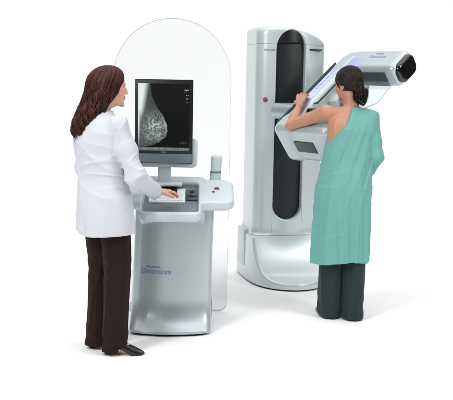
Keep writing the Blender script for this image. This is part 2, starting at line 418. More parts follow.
# lilac label band with lettering on the +w side
MB(AF).box((.035, .20, .0), (.105, .78, .0022), .001).build('label_band', M_lilac, arm, 'world')
MB(AF).box((.05, .27, .002), (.10, .335, .0042), .001).build('display_patch', M_blue, arm, 'world')
ft = np.eye(4); ft[:3, 0] = t_; ft[:3, 1] = -a_; ft[:3, 2] = w_; ft[:3, 3] = C0+.070*a_+.60*t_+.0032*w_
text('Dimensions', .05, ft, 'lettering', M_letter, arm, 'world', width=.30)
ft = np.eye(4); ft[:3, 0] = a_; ft[:3, 1] = t_; ft[:3, 2] = w_; ft[:3, 3] = C0+.36*a_+.835*t_+.0065*w_
text('Dimensions', .045, ft, 'lettering', M_letter, head, 'world', width=.15)
ft2 = ft.copy(); ft2[:3, 3] = C0+.36*a_+.868*t_+.0065*w_
text('SELENIA', .016, ft2, 'lettering', M_greyprint, head, 'world', width=.07)
# lilac field window on neck
MB(AF).box((.14, .715, -.06), (.27, .82, .0065), .004).build('field_window', M_letter, arm, 'world')
# grab bar
MB(AF).tube([(.19, .30, -.01), (.19, .74, -.01)], .006, 10).tube([(.19, .31, -.01), (.14, .31, -.02)], .005, 8).tube([(.19, .73, -.01), (.14, .73, -.02)], .005, 8).build('grab_bar', M_black, arm, 'world')
V, F = tube([(.15, .235, -.03), (.21, .235, -.03), (.225, .235, -.03)], [.022, .022, .012], 20)
obj('height_knob', aw(V), fixw(F), M_black, arm, 'world', sharp=40)
# compression device: carriage, paddle holder, clear paddle
MB(AF).box((.15, .42, -.24), (.235, .52, -.08), .012).build('compression_carriage', M_white, arm, 'world')
MB(AF).box((.225, .44, -.21), (.27, .50, -.11), .008).build('paddle_clamp', M_shade, arm, 'world')
MB(AF).tube([(.25, .47, -.10), (.30, .47, -.06), (.33, .47, -.08), (.30, .47, -.12)], .007, 10).tube([(.25, .50, -.2), (.31, .52, -.17), (.31, .52, -.12)], .007, 10).build('clamp_lever', M_metal, arm, 'world')
V, F = tube([(.27, .47, -.04), (.27, .47, -.01)], [.026, .024], 24)
obj('release_knob', aw(V), fixw(F), M_black, arm, 'world', sharp=40)
MB(AF).box((.27, .44, -.27), (.46, .446, -.03), .002).build('compression_paddle', M_visor, arm, 'world')
# face shield hanging from tube head
fsp = [(.30, .70), (.565, .70), (.585, .45), (.50, .37), (.35, .42), (.25, .52)]
fs_ = MB(AF).prism(fsp, -.10, -.104, r=.001, seg=1, axes=(0, 1, 2)).build('face_shield', M_visor, g, 'world')
V, F = tube([(p[0], p[1], -.102) for p in fsp[1:]], .0028, 8)
obj('shield_rim', aw(V), fixw(F), M_edge, fs_, 'world')
# rotation mount from arm to column
q0 = aw([(0.02, .36, -.15)])[0]; q1 = aw([(-.36, .36, -.15)])[0]
V, F = tube([q0, (q0+q1)/2, q1], [.068, .064, .06], 48)
obj('rotation_mount', V, F, M_shell, g, 'world', sharp=40)

# ================================================================ CONSOLE
c = thing('operator_console', 'pale grey workstation pedestal with sloping keyboard desk and portrait monitor', 'console', (-.345, 5.5, 0), R(2))
def con_body(P):
    x, y, z = P.T
    x = x-.022*z/.8; hw = .244+.012*np.clip(1-z/.7, 0, 1)**2
    yf = -.212+.046*(x/.24)**2
    fl = np.clip(1-(z-.03)/.21, 0, 1)
    yf = yf-.095*fl**2.6
    d = smax(np.abs(x)-hw, (yf-y), .05); d = smax(d, y-.17, .04)
    d = smax(d, z-.80, .02); return smax(d, .014-z, .008)
V, F = nets(con_body, (-.32, -.38, -.01), (.32, .22, .84), .006)
ped = obj('pedestal', V, F, M_shell, c)
pl = [(.245*np.sign(math.cos(a))*abs(math.cos(a))**.45, -.06+.215*np.sign(math.sin(a))*abs(math.sin(a))**.5) for a in np.linspace(0, 2*math.pi, 72, endpoint=False)]
MB().prism(pl, 0, .016, r=0, axes=(0, 1, 2)).build('plinth', M_black, c)
MB().box((.232, -.02, .04), (.262, .10, .16), .006).build('side_vent', M_shade, ped)
text('Dimensions', .05, frame((-.088, -.3, .388), (1, 0, 0), (0, 0, 1)), 'lettering', M_violet, ped, stick=(con_body, (0, 1, 0)), width=.185)
text('SELENIA', .015, frame((-.108, -.3, .417), (1, 0, 0), (0, 0, 1)), 'lettering', M_greyprint, ped, stick=(con_body, (0, 1, 0)), width=.09)
# desk in its own tilted frame (u right, v back up the slope, n normal)
al = R(13); DF = frame((0, -.49, .80), (1, 0, 0), (0, math.cos(al), math.sin(al)))
def dl(V): return np.asarray(V, float) @ DF[:3, :3].T + DF[:3, 3]
def bx2(P, x0, x1, y0, y1, r):
    q = np.abs(P[:, :2]-[(x0+x1)/2, (y0+y1)/2])-[(x1-x0)/2-r, (y1-y0)/2-r]
    return np.sqrt((np.maximum(q, 0)**2).sum(1))+np.minimum(q.max(1), 0)-r
def desk_fn(P):
    n = P[:, 2]
    plan = smin(bx2(P, -.185, .185, .0, .6, .05), bx2(P, -.385, .385, .19, .60, .07), .05)
    # wings taper inwards towards back
    d = smax(plan, n-.0, .022); d = smax(d, -.064-n-.04*np.clip(P[:, 1]-.1, 0, 1)*0, .03)
    tray = smax(bx2(P, -.168, .168, .028, .56, .03), -.026-n, .008)
    d = smax(d, -tray, .008)
    rail = rbox(P, (-.25, .50, -.02), (.20, .60, .018), .018)
    return smin(d, rail, .02)
V, F = nets(desk_fn, (-.44, -.05, -.13), (.44, .66, .06), .005)
desk = obj('desk', dl(V), F, M_white, c)
MB(DF).box((-.163, .034, -.0275), (.163, .555, -.0205), .003).build('tray_liner', M_shade, desk)
# underside fairing between desk and pedestal
V, F = nets(lambda P: smax(smax(rbox(P, (-.190, -.25, .66), (.210, .12, .90), .03), (P[:, 2]-(.78+(P[:, 1]+.49)*.22)), .02), -(P[:, 1]+.205)-(P[:, 2]-.70)*.9, .03), (-.26, -.42, .62), (.26, .16, .93), .006)
obj('desk_support', V, F, M_shell, c)
kb = MB(DF).box((-.135, .20, -.022), (.085, .43, -.004), .005).build('keyboard', M_bright, desk)
mk = MB(DF)
for i in range(10):
    for j in range(5):
        if j >= 3 and 3 <= i <= 7: continue
        mk.box((-.127+i*.0204, .212+j*.0285, -.005), (-.127+i*.0204+.0165, .212+j*.0285+.023, .0005), .002, 2)
mk.build('keycap', M_bright, kb)
MB(DF).box((-.045, .335, -.005), (.035, .42, .0005), .003).build('touch_display', M_gloss, kb)
MB(DF).box((.092, .25, -.022), (.162, .42, -.008), .005).build('control_panel', M_dark, desk)
def ballf(c0, r, name, m):
    V, F = nets(lambda P: ell(P, c0, (r, r, r*.8)), np.array(c0)-r-.01, np.array(c0)+r+.01, .003, m=4)
    return obj(name, dl(V), F, m, desk)
ballf((.127, .31, -.008), .018, 'trackball', M_gloss)
for kx in (.097, .147): MB(DF).box((kx, .285, -.009), (kx+.011, .335, -.004), .003).build('trackball_key', M_black, desk)
MB(DF).add(*disc((.127, .38, -.009), .014, .008, None)).build('control_dial', M_black, desk)
MB(DF).add(*disc((.280, .415, -.001), .018, .005, None)).build('button_collar', M_shade, desk)
MB(DF).add(*disc((.280, .415, .003), .012, .009, None)).build('emergency_button', M_red, desk)
MB(DF).add(*disc((.258, .36, -.001), .009, .005, None)).build('exposure_key', M_black, desk)
# upright scanner handset on the right wing
def post(P):
    q = P.copy(); q[:, 0] -= .272+.05*(P[:, 2]-.9)
    d = smax(loft2(q, *table([.86, .93, .96, 1.09], [0, 0, 0, 0], [.12]*4, [.043, .037, .035, .037], [.034, .028, .026, .028]), pw=2.0), np.abs(P[:, 2]-.98)-.105, .018)
    return d
V, F = nets(post, (.16, .05, .84), (.37, .2, 1.12), .004)
ps = obj('barcode_scanner', V, F, M_white, desk)
zz = V[:, 2]
V, F = nets(lambda P: smax(post(P)-.0015, np.abs(P[:, 2]-.978)-.007, .003), (.16, .05, .94), (.37, .2, 1.02), .003)
obj('scanner_band', V, F, M_shade, ps)

# monitor
MX = -.055; MYf = -.05
mon = MB().prism(rrect(MX-.180, 1.045, MX+.180, 1.566, .006), MYf, MYf+.055, r=.004).build('monitor', M_black, c)
MB().prism(rrect(MX-.176, 1.049, MX+.176, 1.106, .004), MYf-.004, MYf, r=.001).build('monitor_chin', M_shade, mon)
# holder frame behind the screen
mh = MB().prism(rrect(MX-.20, 1.018, MX+.212, 1.20, .03), MYf+.02, MYf+.075, r=.008, seg=3)
mh.build('monitor_holder', M_white, mon)
MB().box((MX-.035, MYf+.03, .90), (MX+.045, MYf+.08, 1.03), .012).box((MX-.11, MYf-.05, .905), (MX+.12, MYf+.12, .925), .01).build('monitor_stand', M_white, mon)
MB().box((MX-.016, MYf-.001, 1.113), (MX+.016, MYf+.001, 1.119), .0008, 1).build('maker_mark', M_greyprint, mon)
# radiograph
nu, nv = 200, 300
u, v = np.meshgrid(np.linspace(0, 1, nu), np.linspace(0, 1, nv))
def vnoise(u, v, f, seed):
    g2 = np.random.default_rng(seed).random((64, 64)); x = (u*f) % 63; y = (v*f*1.28) % 63; i = x.astype(int); j = y.astype(int); fx = x-i; fy = y-j
    fx = fx*fx*(3-2*fx); fy = fy*fy*(3-2*fy)
    return (g2[j, i]*(1-fx)+g2[j, i+1]*fx)*(1-fy)+(g2[j+1, i]*(1-fx)+g2[j+1, i+1]*fx)*fy
edge = np.interp(v, [0, .18, .34, .48, .62, .70, .79, .87, .93, .965, 1], [.25, .27, .37, .50, .575, .585, .555, .43, .25, .0, -.2])
dist = edge-u
ins = np.clip(dist/.02, 0, 1)
depth = np.clip(dist/.45, 0, 1)
warp = .06*vnoise(u, v, 9, 1); tex = .30*vnoise(u+warp, v-warp, 18, 2)+.35*vnoise(u+v*.5, v-u*.4, 38, 3)+.45*vnoise(u, v, 62, 4)
rid = (1-np.abs(vnoise(u+warp*1.5, v, 26, 7)-.5)*2)**5
gl = np.exp(-(((u-.34)/.20)**2+((v-.66)/.17)**2))
I = ins*(.055+.05*depth+gl*(.60*np.clip(tex*2.3-.98, 0, 1)**1.2+.22*rid)+.05*gl+.05*rid*vnoise(u, v, 8, 8))
I += ins*np.exp(-(((dist-.035)/.018)**2))*.30*np.exp(-((v-.60)/.11)**2)
pec = np.clip((.20-.20*v-u)/.12+.35, 0, 1)*np.clip((.72-v)/.35, 0, 1)
I = np.maximum(I, pec**1.3*.92)
I = np.maximum(I, np.clip((.05-u)/.03, 0, 1)*.8*np.clip((1.0-v)/.4, 0, 1))
I += ins*.035*(vnoise(u, v, 60, 9)-.5)
for (v0, v1, a0, a1) in ((.085, .098, .90, .98), (.115, .122, .90, .97), (.165, .175, .93, .975), (.215, .225, .93, .97), (.275, .282, .93, .975)):
    k = (v > v0) & (v < v1) & (u > a0) & (u < a1) & (vnoise(u, v, 59, 5) > .35); I = np.where(k, .55, I)
I += .05*np.exp(-(((u-.88)/.07)**2+((v-.88)/.015)**2))
bar = v > .952
I = np.where(bar, .16+.10*(vnoise(u, v*0, 40, 6) > .5)*(v > .962)*(v < .985), I)
I = np.clip(I*.92, .002, 1)
colr = np.stack([I**1.05*.93, I, I*.985], -1).reshape(-1, 3)
sx0, sx1, sz0, sz1 = MX-.160, MX+.158, 1.125, 1.540
Vs = np.stack([sx0+u*(sx1-sx0), np.full_like(u, MYf-.0015), sz1-v*(sz1-sz0)], -1).reshape(-1, 3)
Fs = [(j*nu+i, (j+1)*nu+i, (j+1)*nu+i+1, j*nu+i+1) for j in range(nv-1) for i in range(nu-1)]
obj('screen', Vs, Fs, M_screen, mon, col=colr, smooth=False)

# ================================================================ CLEAR SHIELD
s = thing('radiation_shield', 'tall clear round-topped screen standing behind the operator console', 'protective screen', (-.372, 5.80, 0), R(0))
P2 = [(.388*math.cos(R(a)), 1.572+.388*math.sin(R(a))) for a in range(0, 181, 3)]
P2 += [(-.388+.06*(1-math.cos(R(a))), .066-.06*math.sin(R(a))) for a in range(0, 91, 15)]
P2 += [(.388-.06*(1-math.cos(R(a))), .066-.06*math.sin(R(a))) for a in range(90, -1, -15)]
n = len(P2); V = [(x, y, z) for y in (-.004, .004) for x, z in P2]
panel = obj('glass_panel', V, [tuple(range(n)), tuple(range(2*n-1, n-1, -1))], M_glass, s, smooth=False)
Ve = []; 
for q in (-.0042, .0042):
    for x, z in P2: Ve.append((x, q, z))
cx0, cz0 = 0, 1.0
for q in (-.0042, .0042):
    for x, z in P2:
        L = math.hypot(x, z-cz0); Ve.append((x*(1-.004/L*1), q, cz0+(z-cz0)*(1-.004/L)))
Fe = []
for i in range(n):
    j = (i+1) % n
    Fe += [(i, j, n+j, n+i), (2*n+i, 3*n+i, 3*n+j, 2*n+j), (i, 2*n+i, 2*n+j, j), (n+i, n+j, 3*n+j, 3*n+i)]
obj('polished_edge', Ve, Fe, M_edge, panel, smooth=False)
for bx_ in (-.27, .23):
    MB().box((bx_-.03, -.03, 0), (bx_+.03, .03, .05), .006).build('floor_bracket', M_white, s)

# ================================================================ PEOPLE
def rz(P, a):
    ca, sa = math.cos(a), math.sin(a); return np.stack([P[:, 0]*ca-P[:, 1]*sa, P[:, 0]*sa+P[:, 1]*ca, P[:, 2]], 1)
def tolocal(P, c, yaw, pitch=0):
    q = rz(P-np.asarray(c, float), -yaw); cp, sp = math.cos(-pitch), math.sin(-pitch)
    return np.stack([q[:, 0], q[:, 1]*cp-q[:, 2]*sp, q[:, 1]*sp+q[:, 2]*cp], 1)
HSC = .95
def head_fn(Q):
    """local: x right, y forward, z up; about .225 tall"""
    Q = Q/HSC; X = Q.copy(); X[:, 0] = np.abs(X[:, 0])
    d = ell(Q, (0, -.014, .030), (.073, .092, .083))
    d = smin(d, ell(Q, (0, .022, -.025), (.060, .066, .074)), .03)
    d = smin(d, ell(Q, (0, .034, -.070), (.042, .046, .032)), .025)
    d = smin(d, ell(Q, (0, .074, -.097), (.017, .015, .014)), .018)
    d = smin(d, ell(Q, (0, .074, .030), (.046, .014, .030)), .02)          # forehead
    d = smin(d, cap(X, (.012, .082, .021), (.040, .070, .022), .007, .006), .014)  # brow
    d = smax(d, -ell(X, (.031, .098, .004), (.018, .020, .013)), .014)     # socket
    d = smin(d, ell(X, (.031, .070, .003), (.0125, .0125, .0125)), .002)   # eye
    d = smin(d, cap(X, (.045, .055, -.025), (.050, .040, -.018), .014, .012), .02)   # cheek
    d = smin(d, chain(Q, [(0, .082, .012), (0, .094, -.008), (0, .102, -.026)], [.0065, .0075, .0092]), .010)
    d = smin(d, ell(X, (.010, .095, -.030), (.0075, .009, .007)), .006)
    d = smin(d, cap(X, (0, .088, -.050), (.020, .078, -.053), .0068, .003), .006)
    d = smin(d, cap(X, (0, .086, -.062), (.018, .077, -.058), .0075, .003), .006)
    d = smax(d, -cap(X, (0, .097, -.0558), (.018, .086, -.0558), .0016, .001), .003)
    ear = ell(X, (.075, -.008, -.008), (.008, .020, .032)); ear = smax(ear, -ell(X, (.086, -.006, -.006), (.008, .012, .022)), .006)
    return smin(d, ear, .008)*HSC
def head_col(Q, base, lip, brow):
    Q = Q/HSC; C = np.tile(base, (len(Q), 1)); X = np.abs(Q[:, 0]); y, z = Q[:, 1], Q[:, 2]
    def mixc(mask, c): C[:] = C*(1-mask[:, None])+np.array(c)*mask[:, None]
    mixc(np.clip(1-np.hypot(X-.045, (z+.028)*1.2)/.03, 0, 1)*(y > .03)*.30, (base[0]*1.1, base[1]*.6, base[2]*.55))
    mixc(((np.abs(z+.0565) < .0115*np.sqrt(np.clip(1-(X/.024)**2, 0, 1))) & (y > .066)).astype(float), lip)
    mixc(((np.abs(z-.022-.004*np.cos(X*60)) < .0032) & (X > .012) & (X < .046) & (y > .05)).astype(float)*.85, brow)
    r = np.sqrt((X-.031)**2+(z-.003)**2); e = (y > .066) & (np.abs(z-.003) < .0055*np.sqrt(np.clip(1-((X-.031)/.0125)**2, 0, 1))+.0)
    mixc(e.astype(float), (.75, .73, .70)); mixc((e & (r < .0052)).astype(float), (.03, .018, .01))
    lid = (y > .062) & (~e) & (np.abs(z-.003) < .0078) & (np.abs(X-.031) < .014) & (z > .003); mixc(lid.astype(float)*.7, (.05, .03, .025))
    return C
def hand_fn(P, wrist, fdir, ndir, side, curl=(.35, .5, .6, .7), L=1.0, spread=.0, thumb=.6):
    """fdir forward of the fingers, ndir back-of-hand normal, side +1 right hand (thumb towards -cross)"""
    f = np.array(fdir, float); f /= np.linalg.norm(f); nn = np.array(ndir, float); nn -= f*(nn@f); nn /= np.linalg.norm(nn)
    lat = np.cross(f, nn)*side      # towards little finger for right hand
    W = np.array(wrist, float); d = cap(P, W-f*.02, W+f*.02, .024, .022)
    fing = None; Ls = (.070, .078, .073, .056); offs = (-.030, -.010, .011, .030); base = (.090, .094, .089, .080); rr = (.0085, .0088, .0083, .0072)
    pal = None
    for i in range(4):
        k = W+f*base[i]*L+lat*offs[i]*L
        pc = cap(P, W+f*.012+lat*offs[i]*.45, k, .016, .0118); pal = pc if pal is None else smin(pal, pc, .012)
        ang = 0; p = k; pts = [p]; segs = (.46, .30, .24)
        for s_, ca in zip(segs, (curl[i]*.6, curl[i]*.9, curl[i]*.6)):
            ang += ca; dirn = f*math.cos(ang)-nn*math.sin(ang)+lat*spread*(i-1.5); dirn /= np.linalg.norm(dirn)
            p = p+dirn*Ls[i]*L*s_; pts.append(p)
        c1 = chain(P, pts, [rr[i]*1.12, rr[i], rr[i]*.95, rr[i]*.82], .002)
        fing = c1 if fing is None else np.minimum(fing, c1)
    d = smin(d, pal, .014)
    tb = W+f*.022-lat*.020; t1 = tb+(f*.030-lat*.026-nn*.010)*L; t2 = t1+(f*.030-lat*.006*thumb-nn*.012)*L; t3 = t2+(f*.022+lat*.004-nn*.008)*L
    d = smin(d, chain(P, [tb, t1, t2, t3], [.015, .0125, .0098, .0080], .003), .010)
    return smin(d, fing, .006)

def strands(paths, r0, colf, n=4):
    Vs, Fs, Cs = [], [], []; k0 = 0
    for pth in paths:
        kk = len(pth); tt = np.linspace(0, 1, kk); rad = r0*np.clip(np.minimum((tt*6+.35), (1-tt)*4+.12), 0, 1)
        V, F = tube(pth, rad, n, caps=False); Vs.append(V); Fs += [tuple(i+k0 for i in f) for f in F]; k0 += len(V)
        Cs.append(np.tile(colf(), (len(V), 1)))
    return np.vstack(Vs), Fs, np.vstack(Cs)

# ---------------------------------------------------------------- technologist
YA = R(-45)
A = thing('person', 'woman with long auburn hair in white coat and brown trousers at the console', 'person', (-.71, 4.93, 0), YA)
HC = np.array([.014, .045, 1.514]); HYAW = R(-27)
shR, elR, wrR = np.array([.150, .0, 1.318]), np.array([.245, .050, 1.035]), np.array([.118, .285, .925])
shL, elL, wrL = np.array([-.180, -.005, 1.318]), np.array([-.205, .03, 1.045]), np.array([-.120, .25, .985])
ankR, ankL = np.array([.108, .01, .085]), np.array([-.050, .015, .085])
kneeR, kneeL = np.array([.118, .018, .50]), np.array([-.034, .025, .50])
hipR, hipL = np.array([.110, .0, .88]), np.array([-.028, .0, .88])
skinA = np.array(srgb(224, 172, 150))
TA = table([.80, .90, 1.02, 1.12, 1.22, 1.32, 1.40], [.035, .030, .010, -.01, -.02, -.025, -.02], [-.005]*7, [.140, .145, .130, .135, .150, .150, .05], [.095, .10, .092, .10, .108, .08, .045])
shoeY = R(-48)
def foot_dir(yaw): return np.array([-math.sin(yaw), math.cos(yaw), 0])
fdR, fdL = foot_dir(R(-50)), foot_dir(R(-38))
def bodyA(P):
    d = smax(loft2(P, *TA), np.maximum(.80-P[:, 2], P[:, 2]-1.38), .05)
    d = smin(d, chain(P, [(-.02, -.005, 1.33), (-.02, .0, 1.40), HC+[0, -.012, -.06]], [.065, .050, .050]), .03)
    for sh, el, wr in ((shR, elR, wrR), (shL, elL, wrL)):
        d = smin(d, chain(P, [sh, (sh+el)/2, el, el*.6+wr*.4, wr], [.048, .040, .033, .034, .023]), .03)
    for hp, kn, an in ((hipR, kneeR, ankR), (hipL, kneeL, ankL)):
        d = smin(d, chain(P, [hp, kn, kn*.6+an*.4, an], [.082, .050, .050, .034], .03), .04)
    for an, fd in ((ankR, fdR), (ankL, fdL)):
        d = smin(d, chain(P, [an, an+fd*.06-[0, 0, .045], an+fd*.14-[0, 0, .066]], [.032, .026, .012], .02), .02)
    d = smin(d, head_fn(tolocal(P, HC, HYAW)), .02)
    d = smin(d, hand_fn(P, wrR+[-.008, .012, -.004], (.10, .98, -.06), (0, .1, 1), -1, curl=(.35, .40, .45, .5)), .012)
    d = smin(d, hand_fn(P, wrL, (.25, .9, -.15), (0, .2, 1), 1, curl=(.4, .5, .5, .55)), .012)
    return d
V, F = nets(bodyA, (-.33, -.22, .0), (.36, .52, 1.66), .0038)
Q = tolocal(V, HC, HYAW); Cc = np.tile(skinA, (len(V), 1)); hm = V[:, 2] > 1.37
hn = (np.abs(Q[hm]) < .15).all(1)[:, None]
Cc[hm] = np.where(hn, head_col(Q[hm], skinA, srgb(205, 128, 118), srgb(90, 55, 42)), skinA)
body = obj('body', V, F, M_skin, A, col=Cc)
# lab coat
TC = table([.68, .76, .90, 1.02, 1.12, 1.22, 1.30, 1.36, 1.40], [.050, .048, .036, .014, .0, -.012, -.018, -.020, -.02], [-.008, -.008, -.008, -.006, -.006, -.006, -.006, -.004, .0],
           [.180, .178, .172, .160, .166, .178, .170, .112, .060], [.148, .146, .140, .122, .122, .128, .112, .082, .058])
def cuff(P, el, wr, r0, r1, over=.03):
    dirn = (wr-el)/np.linalg.norm(wr-el); e = wr+dirn*over
    return smax(chain(P, [el, el*.5+e*.5, e+dirn*.05], [r0, (r0+r1)/2*1.03, r1]), (P-e)@dirn, .004)
def coatA(P):
    d = loft2(P, *TC)
    ang = np.arctan2(P[:, 1]+.006, P[:, 0]); z = P[:, 2]
    low = np.clip((1.02-z)*4, 0, 1)
    d = d-.0030*wav(P, 26, 3, 5, (1, 1, .35))*np.clip((1.33-z)*6, 0, 1)-.0050*np.sin(ang*6+z*3+1.5*np.sin(z*7+ang))*low
    d = d-.0065*low*crease(P*[1, 1, .30], 34, 61, (1, 1, .5), 2)
    ws = np.exp(-((z-1.09)/.11)**2)
    d = d-.0085*ws*crease(P*[.8, .8, 1.5], 30, 62, (.6, .6, 1.6), 3)*(.4+.6*np.clip(.5+P[:, 0]*5, 0, 1))
    d = d-.0050*crease(P+[0, 0, 0], 26, 64, (1, 1, .8), 4)*np.clip((1.34-z)*8, 0, 1)
    # princess seam down the back
    d = d+.0028*np.exp(-((np.abs(P[:, 0]+.02)-.065-.02*np.cos(z*5))/.003)**2)*(P[:, 1] < 0)
    # back vent fold below the waist
    d = smax(d, (z-1.39), .012)
    sl = None
    for sh, el, wr in ((shR, elR, wrR), (shL, elL, wrL)):
        inn = (sh*.86+np.array([-.02, 0, 1.34])*.14)
        s1 = chain(P, [inn, sh, (sh+el)/2, el], [.044, .046, .048, .049], .03)
        s2 = cuff(P, el, wr, .049, .041)
        s0 = smin(s1, s2, .035)
        t = ((P-sh)@(el-sh))/((el-sh)@(el-sh))
        near_el = np.exp(-(((P-el)**2).sum(1))/.010)
        s0 = s0-.0085*crease(P, 42, 63, (.8, .8, 1.3), 3)*(near_el*1.1+.22)-.0045*crease(P, 30, 66, (1, 1, .8), 3)-.0015*wav(P, 60, 12, 5)
        sl = s0 if sl is None else np.minimum(sl, s0)
    d = smin(d, sl, .028)
    m_ = z < 1.0
    if m_.any(): d[m_] = smin(d[m_], trousersA(P[m_])-.009, .03)
    hem = .703+.006*np.sin(ang*2+1)
    d = smax(d, hem-z, .005)
    # open collar at front
    col_ = smax(ell(P, (-.016, .0, 1.372), (.078, .072, .040)), -ell(P, (-.012, .014, 1.40), (.058, .062, .06)), .006)
    return smin(d, col_, .012)
# trousers
def trousersA(P):
    d = None; z = P[:, 2]
    for hp, kn, an, fd, sgn in ((hipR, kneeR, ankR, fdR, 1), (hipL, kneeL, ankL, fdL, -1)):
        zz_ = [.0, .25, .50, .70, .88, 1.0]
        f2 = fd[:2]/np.linalg.norm(fd[:2])
        cx = np.interp(z, [.02, .5, .88, 1.0], [an[0]+.006, kn[0], hp[0], hp[0]*.8]); cy = np.interp(z, [.02, .5, .88, 1.0], [an[1]-.004, kn[1], hp[1], 0])
        rr_ = np.interp(z, [.02, .25, .5, .75, .9, 1.0], [.066, .064, .068, .080, .078, .066])
        x = P[:, 0]-cx; y = P[:, 1]-cy; al_ = x*f2[0]+y*f2[1]; la = -x*f2[1]+y*f2[0]
        k = np.sqrt((al_/(rr_*1.05))**2+(la/(rr_*.90))**2); dd = (k-1)*rr_*.9
        th = np.arctan2(la, al_)
        dd = dd-.0045*np.exp(-(th/.16)**2)-.0045*np.exp(-((np.abs(th)-math.pi)/.16)**2)           # pressed creases
        dd = dd-.003*wav(P, 30, 21+sgn, 5, (1, 1, .25))-.006*crease(P*[1, 1, .35], 36, 71+sgn, (1, 1, .5), 3)-.0025*np.sin(z*60+th*2)*np.exp(-((z-.08)/.09)**2)-.002*np.sin(z*70+th*3)*np.exp(-((z-.5)/.08)**2)
        lo_ = np.where(al_ > .02, .045+.15*np.maximum(al_-.02, 0), .018+.0*z)+0
        dd = smax(dd, lo_-z, .004); d = dd if d is None else smin(d, dd, .010+0*.0)
    return smax(d, z-.92, .01)
V, F = nets(trousersA, (-.26, -.2, 0), (.28, .2, .98), .0042)
obj('trousers', V, F, M_brown, A)
V, F = nets(coatA, (-.36, -.24, .67), (.37, .44, 1.47), .0042)
obj('lab_coat', V, F, M_coat, A)
def shoe(an, fd, heel=.055, L=.155, toe=.018):
    f = np.asarray(fd); lat = np.array([f[1], -f[0], 0]); hb = np.array([an[0], an[1], 0])-f*.035
    def fn(P):
        x = (P-hb)@f; y = (P-hb)@lat; z = P[:, 2]; Lt = L+.06
        w = np.interp(x, [-.01, .02, .10, .15, Lt-.03, Lt], [.024, .029, .033, .036, .024, .006]); zb = np.interp(x, [0, .05, .13, .16, Lt], [heel, heel*.85, .006, .002, .006])
        zt = np.interp(x, [-.02, .03, .09, .13, Lt-.02, Lt], [heel+.060, heel+.055, .075, .055, .028, .016])
        d = smax(smax(np.abs(y)-w, z-zt+ (y/w)**2*.012, .018), zb-z, .006); d = smax(d, np.maximum(-.028-x, x-Lt), .016)
        hl = smax(smax(np.abs(y)-.015-.06*z, np.abs(x+.004-.1*z)-.013-.12*z, .006), np.maximum(-z, z-heel-.01), .003)
        return smin(d, hl, .006)
    c0 = hb+f*.08
    return nets(fn, c0-[.17, .17, .09], c0+[.17, .17, .16]-[0, 0, .0], .0035)
for an, fd in ((ankR, fdR), (ankL, fdL)):
    V, F = shoe(an, fd); V[:, 2] = np.maximum(V[:, 2], .001); obj('shoe', V, F, M_shoe, A)
# hair: long waves falling down the back
def hair_frame(sv):
    """centre, radii of the hair mass along its fall; head-local frame"""
    sv = np.asarray(sv, float); al_ = np.clip(sv/.30, 0, 1)*math.pi/2; dome = sv < .30
    K = [.30, .40, .52, .64, .76, .88, 1.0]
    cz = np.where(dome, .030+.098*np.cos(al_), np.interp(sv, K, [.030, -.02, -.075, -.13, -.185, -.235, -.275]))
    cy = np.interp(sv, [0, .30, .40, .52, .64, .76, .88, 1.0], [-.006, -.018, -.032, -.062, -.095, -.120, -.132, -.138])
    cx = np.interp(sv, [0, .30, .6, 1], [0, -.002, -.010, -.022])
    ax = np.where(dome, .089*np.sin(al_)+.002, np.interp(sv, K, [.091, .093, .092, .092, .090, .080, .045]))
    ay = np.where(dome, .105*np.sin(al_)+.002, np.interp(sv, K, [.107, .100, .090, .084, .080, .072, .040]))
    return cx, cy, cz, ax, ay
def hair_pt(sv, phi, rho):
    cx, cy, cz, ax, ay = hair_frame(sv)
    # phi=0 points backwards (-y); face gap opens as sv grows
    lim = np.interp(sv, [0, .12, .22, .32, .45, .6, 1], [3.14, 3.0, 2.62, 2.35, 2.25, 2.35, 2.7])/3.14
    ph = phi*lim
    return np.stack([cx+ax*rho*np.sin(ph), cy-ay*rho*np.cos(ph), cz], -1)
HP = R(4)
def head2thing(Qp): 
    q = Qp.copy(); return rz(q, HYAW-R(0))+HC
S = np.linspace(0, 1, 90); PH = np.linspace(-math.pi, math.pi, 120)
SS, PP = np.meshgrid(S, PH, indexing='ij')
rho = .965+.020*np.sin(PP*17+3*np.sin(SS*9))*np.clip(SS*4, 0, 1)+.045*np.cos(SS*22+np.round(PP*5)/5*4)*np.clip(SS*1.6-.45, 0, 1)
V = head2thing(hair_pt(SS.ravel(), PP.ravel(), rho.ravel())); nS, nP = SS.shape
F = [(i*nP+j, i*nP+j+1, (i+1)*nP+j+1, (i+1)*nP+j) for i in range(nS-1) for j in range(nP-1)]
F += [((i)*nP+nP-1, i*nP, (i+1)*nP, (i+1)*nP+nP-1) for i in range(nS-1)]
F.append(tuple(range((nS-1)*nP, nS*nP)))
baseC = np.array(srgb(62, 26, 20)); vb = V; Cb = np.tile(baseC*.75, (len(V), 1))
paths = []
for i in range(4200):
    ph0 = rng.uniform(-math.pi, math.pi); s0 = abs(rng.normal(0, .05)); s1 = rng.uniform(.80, 1.03); rh = rng.uniform(.94, 1.045); n_ = 34
    sv = np.linspace(s0, min(s1, 1.0), n_); tt = np.linspace(0, 1, n_)
    lock = round(ph0*3.2+.4*math.sin(ph0*9))/3.2; ph0 = ph0+(lock-ph0)*.06
    amp = np.clip(sv-.25, 0, .6)*.30; wv = np.sin(sv*24+lock*5+rng.normal(0, .18))
    phi = ph0+amp*1.6*wv+rng.normal(0, .02); rr_ = rh+amp*.70*np.cos(sv*24+lock*5)+.03*(sv > .8)*rng.normal()
    pts = hair_pt(sv, phi, rr_); pts[:, 2] += -.035*(sv**4)*rng.uniform(-.6, 1.2)
    if s1 > .97: pts[-6:] += np.outer(np.linspace(0, 1, 6)**1.5, rng.normal(0, .010, 3))
    paths.append(head2thing(pts))
